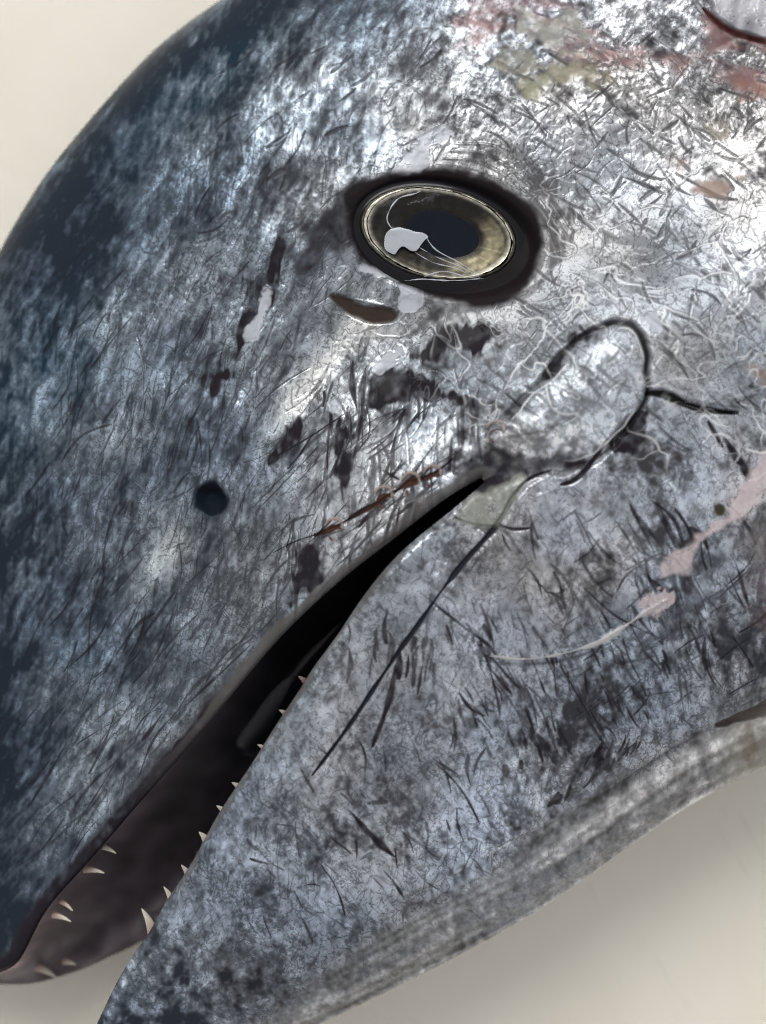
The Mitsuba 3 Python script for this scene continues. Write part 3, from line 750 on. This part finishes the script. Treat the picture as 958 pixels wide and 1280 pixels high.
part('fish__eye__pupil', (v, f), 'blue_black_pupil')
sr = [(*lerp(OUTR, (556, 298, 124, 80, 14), q), h) for q, h in ((-.25, -1.2), (0, -.7), (.3, -1.2), (.6, -1.9), (1.0, -2.9))]
v, f, *_ = eye_mesh(sr, 200)
scene['dark_eyeball'] = {'type': 'twosided', 'bsdf': {'type': 'principled', 'base_color': {'type': 'rgb', 'value': [.007, .007, .009]}, 'roughness': .15, 'specular': .25}}
part('fish__eye', (v, f), 'dark_eyeball', label='round eye with a gold ring, sunk in a dark socket')
# clear cornea with a film of water dragged over it
nr_, nt_ = 120, 420
cor = [(549, 293, 101 * q, 61 * q, 12, 1.9 * (1 - (q / 1.05) ** 2) ** .8 - .25) for q in np.linspace(.003, 1.0, nr_)]
v, f, *_ = eye_mesh(cor, nt_)
def epx(P):
    P = np.asarray(P, float)
    return np.stack([ex + (P[:, 0] - 548) * FE, ey - (P[:, 1] - 292) * FE], -1)
for P, w, h in (([(536, 303), (552, 316), (575, 330), (598, 345)], 3.0, .22), ([(524, 312), (550, 325), (575, 335), (600, 349)], 3.0, .22), ([(520, 318), (545, 331), (566, 336)], 2.6, .2),
                ([(492, 262), (484, 276), (484, 286), (492, 290)], 5, .3), ([(490, 258), (505, 244), (524, 240)], 5, .25), ([(535, 345), (560, 340), (585, 346), (604, 349)], 3, .2), ([(528, 338), (548, 336), (562, 343)], 3, .2)):
    c = spline(epx(P), 300); dd = cKDTree(c).query(v[:, :2])[0]
    v[:, 2] += h * 1e-3 * np.exp(-(dd / (w * FE)) ** 2)
corn_v = v
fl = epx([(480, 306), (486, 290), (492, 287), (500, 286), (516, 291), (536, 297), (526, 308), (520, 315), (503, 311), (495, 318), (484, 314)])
v[:, 2] += 8e-6 * nz(v[:, 0], v[:, 1], .003, 4)
scene['clear_cornea'] = {'type': 'thindielectric', 'int_ior': 1.10}
part('fish__eye__cornea', (v, f), 'clear_cornea', label='clear wet cornea over the iris')

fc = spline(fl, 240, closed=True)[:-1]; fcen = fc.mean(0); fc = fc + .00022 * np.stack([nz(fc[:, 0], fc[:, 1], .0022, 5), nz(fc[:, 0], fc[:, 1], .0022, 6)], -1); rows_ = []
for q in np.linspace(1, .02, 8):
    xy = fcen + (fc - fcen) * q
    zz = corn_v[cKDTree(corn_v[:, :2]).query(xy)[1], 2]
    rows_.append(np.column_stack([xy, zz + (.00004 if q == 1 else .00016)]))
scene['painted_glint'] = {'type': 'twosided', 'bsdf': {'type': 'principled', 'base_color': {'type': 'rgb', 'value': [.42, .435, .48]}, 'roughness': .25}}  # even pale colour standing for bright reflections on the cornea
part('fish__eye__glint_patch', (np.vstack(rows_), grid_faces(8, 239, True)), 'painted_glint', label='pale ragged patch standing in for a reflection across the pupil')
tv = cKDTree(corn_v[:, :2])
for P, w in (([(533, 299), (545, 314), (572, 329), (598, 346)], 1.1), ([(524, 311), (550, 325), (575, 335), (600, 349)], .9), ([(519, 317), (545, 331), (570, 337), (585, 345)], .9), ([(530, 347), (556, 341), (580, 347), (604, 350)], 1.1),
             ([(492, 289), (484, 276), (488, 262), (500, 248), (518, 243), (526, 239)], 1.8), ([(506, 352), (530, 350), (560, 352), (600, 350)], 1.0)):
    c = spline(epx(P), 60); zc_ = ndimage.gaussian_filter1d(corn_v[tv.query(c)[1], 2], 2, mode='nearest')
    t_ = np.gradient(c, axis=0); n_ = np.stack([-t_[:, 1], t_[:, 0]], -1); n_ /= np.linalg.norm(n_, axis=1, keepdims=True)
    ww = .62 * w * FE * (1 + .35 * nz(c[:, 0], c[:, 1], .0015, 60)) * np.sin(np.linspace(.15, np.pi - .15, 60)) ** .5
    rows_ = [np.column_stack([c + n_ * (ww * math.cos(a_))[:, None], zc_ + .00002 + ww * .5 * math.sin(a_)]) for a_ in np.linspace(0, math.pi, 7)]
    part('fish__eye__glint_thread', (np.vstack(rows_), grid_faces(7, 60)), 'painted_glint')  # thin pale strand in place of a reflected line on the wet eye
# ---------------------------------------------------------------- inside of the mouth
FAR = [(-150, 1222, .031), (-80, 1229, .031), (-26, 1231, .031), (0, 1232, .031), (22, 1231, .031), (50, 1227, .030), (100, 1213, .028), (165, 1183, .027), (260, 1125, .027), (370, 1020, .027), (480, 880, .028), (560, 760, .03), (640, 640, .032)]
farc = spline(np.array([(*at(x, y, z), z) for x, y, z in FAR]), 260)
nearc = upc[np.linspace(0, len(upc) - 1, 260).astype(int)]
nn = np.gradient(nearc, axis=0); nn = np.stack([-nn[:, 1], nn[:, 0]], -1); nn /= np.linalg.norm(nn, axis=1, keepdims=True)
nz0 = base(nearc[:, 0], nearc[:, 1]) - .0060
tt = np.linspace(0, 1, 260); vs, vc = [], []
ss = np.linspace(-.02, 1, 60)
for s_ in ss:
    xy = nearc + (farc[:, :2] - nearc) * s_ if s_ >= 0 else nearc + nn * (.0015 * -s_ / .02)
    sq = max(s_, 0)
    z = nz0 + (farc[:, 2] - nz0) * sq ** .8 - (.003 + .033 * sstep(.2, .7, tt)) * np.sin(np.pi * sq) ** .8 * sstep(.0, .15, tt)
    z = np.maximum(z, .004)
    z = z + .0007 * nz(xy[:, 0], xy[:, 1], .008, 3) + .0009 * np.exp(-((sq - .14 - .02 * np.sin(tt * 60)) / .05) ** 2)
    vs.append(np.column_stack([xy, z]))
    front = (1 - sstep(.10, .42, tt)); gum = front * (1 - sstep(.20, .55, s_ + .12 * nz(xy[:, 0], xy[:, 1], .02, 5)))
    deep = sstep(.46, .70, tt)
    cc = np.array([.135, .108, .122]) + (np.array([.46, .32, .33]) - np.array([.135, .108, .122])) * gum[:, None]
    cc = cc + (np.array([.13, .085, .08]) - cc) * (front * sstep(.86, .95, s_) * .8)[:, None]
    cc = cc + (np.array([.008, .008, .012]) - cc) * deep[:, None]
    vc.append(cc * (1 + .18 * nz(xy[:, 0], xy[:, 1], .004, 7))[:, None])
v = np.vstack(vs)
scene['mouth_flesh'] = {'type': 'twosided', 'bsdf': {'type': 'principled', 'base_color': {'type': 'mesh_attribute', 'name': 'vertex_color'}, 'roughness': .38, 'specular': .5}}
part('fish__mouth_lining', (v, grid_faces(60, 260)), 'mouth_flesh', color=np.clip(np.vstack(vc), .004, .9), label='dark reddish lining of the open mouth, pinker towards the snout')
# the tongue, a dark blue lobe between the jaws
tg = spline(np.array([at(x, y, .045) for x, y in [(284, 940), (280, 905), (300, 872), (335, 845), (375, 800), (430, 745), (470, 730), (440, 790), (392, 860), (350, 915), (318, 950)]]), 200, closed=True)
cen = tg.mean(0); vs = []
for q in np.linspace(1, .02, 16):
    vs.append(np.column_stack([cen + (tg - cen) * q, np.full(200, .034) + .012 * np.sqrt(1 - q ** 2.2)]))
scene['dark_tongue'] = {'type': 'twosided', 'bsdf': {'type': 'principled', 'base_color': {'type': 'rgb', 'value': [.008, .009, .016]}, 'roughness': .3}}
part('fish__tongue', (np.vstack(vs), grid_faces(16, 200, True)), 'dark_tongue')

# teeth: base px, tip px, base width px, height, bow
scene['ivory'] = {'type': 'twosided', 'bsdf': {'type': 'principled', 'base_color': mikit.proc(lambda p, n, uv: mix((.36, .24, .21), (.66, .61, .52), smoothstep(0.0, .75, uv.y))), 'roughness': .28, 'specular': .55}}
TEETH = [(188, 1160, 176, 1130, 17, 'L'), (214, 1126, 204, 1104, 13, 'L'), (234, 1092, 226, 1078, 11, 'L'), (257, 1050, 248, 1037, 14, 'L'), (279, 1014, 270, 1005, 11, 'L'), (298, 984, 289, 976, 11, 'L'),
         (330, 936, 321, 929, 9, 'L'), (356, 892, 348, 886, 9, 'L'), (379, 850, 372, 844, 8, 'L'),
         (130, 1060, 149, 1067, 10, 'U'), (112, 1088, 135, 1091, 11, 'U'), (72, 1146, 93, 1152, 10, 'U'), (80, 1130, 94, 1139, 8, 'U'), (52, 1212, 75, 1222, 14, 'F'), (84, 1203, 99, 1205, 10, 'F')]
for bx, by, tx, ty, w, side in TEETH:
    if side == 'L':
        zb_ = float(base(*[q for q in on(bx + 14, by + 8)[:2]])[0]) - .0065
    elif side == 'U':
        zb_ = float(base(*[q for q in on(bx - 14, by - 4)[:2]])[0]) - .0075
    else:
        zb_ = .033
    zb_ = min(zb_, .075)
    p0, p1 = np.array([*at(bx, by, zb_), zb_]), np.array([*at(tx, ty, zb_), zb_ + (.0015 if side != 'F' else .002)])
    p1 = p0 + .86 * (p1 - p0); p0 = p0 - .35 * (p1 - p0)
    axd = p1 - p0; L = np.linalg.norm(axd); axd /= L
    s1 = np.cross(axd, [0, 0, 1]); s1 /= np.linalg.norm(s1); s2 = np.cross(s1, axd)
    vs, uvs = [], []
    fz = (HC - zb_) / (HC - ZREF) * S
    for q in np.linspace(0, 1, 14):
        rr = w * fz * .44 * ((1 - q) ** .75) + .00006
        cen_ = p0 + axd * L * q + s1 * (.05 * L * math.sin(q * math.pi) * (1 if side == 'L' else -1))
        for k in range(16):
            an = 2 * math.pi * k / 16
            vs.append(cen_ + rr * (s1 * math.cos(an) + .7 * s2 * math.sin(an))); uvs.append((k / 16, q))
    part('fish__tooth', (np.array(vs), grid_faces(14, 16, True)), 'ivory', uv=np.array(uvs))
labels['fish__tooth'] = {'label': 'longest curved tooth at the front of the lower jaw'}

# ---------------------------------------------------------------- the table
def table_col(p, n, uv):
    m = fbm(p.x * 14, p.y * 14, 3.0, octaves=4)
    s = noise(p.x * 900 + p.y * 500, p.y * 60 - p.x * 100, 1.0)
    c = mix((.82, .765, .655), (.86, .81, .71), smoothstep(.3, .7, m))
    sc = smoothstep(.80, .95, s) * smoothstep(.5, .75, noise(p.x * 30, p.y * 30, 9.0))
    spot = smoothstep(.80, .86, noise(p.x * 260, p.y * 260, 4.0)) * smoothstep(.6, .8, noise(p.x * 25, p.y * 25, 8.0))
    return c * (1 - .05 * sc) 


tb = trimesh.creation.box([1.6, 1.6, .04]); tb.apply_translation([0.05, 0, -.02])
scene['white_board'] = {'type': 'bumpmap', 'arbitrary': mikit.proc(lambda p, n, uv: fbm(p.x * 120, p.y * 120, 0.0, octaves=3), eps=5e-4), 'scale': 0.00012,
                        'bsdf': {'type': 'principled', 'base_color': mikit.proc(table_col), 'roughness': .32, 'specular': .5}}
scene['table_top'] = mikit.ply(tb, 'white_board')
labels['table_top'] = {'label': 'cream white smooth table top under the fish', 'category': 'table', 'kind': 'structure'}
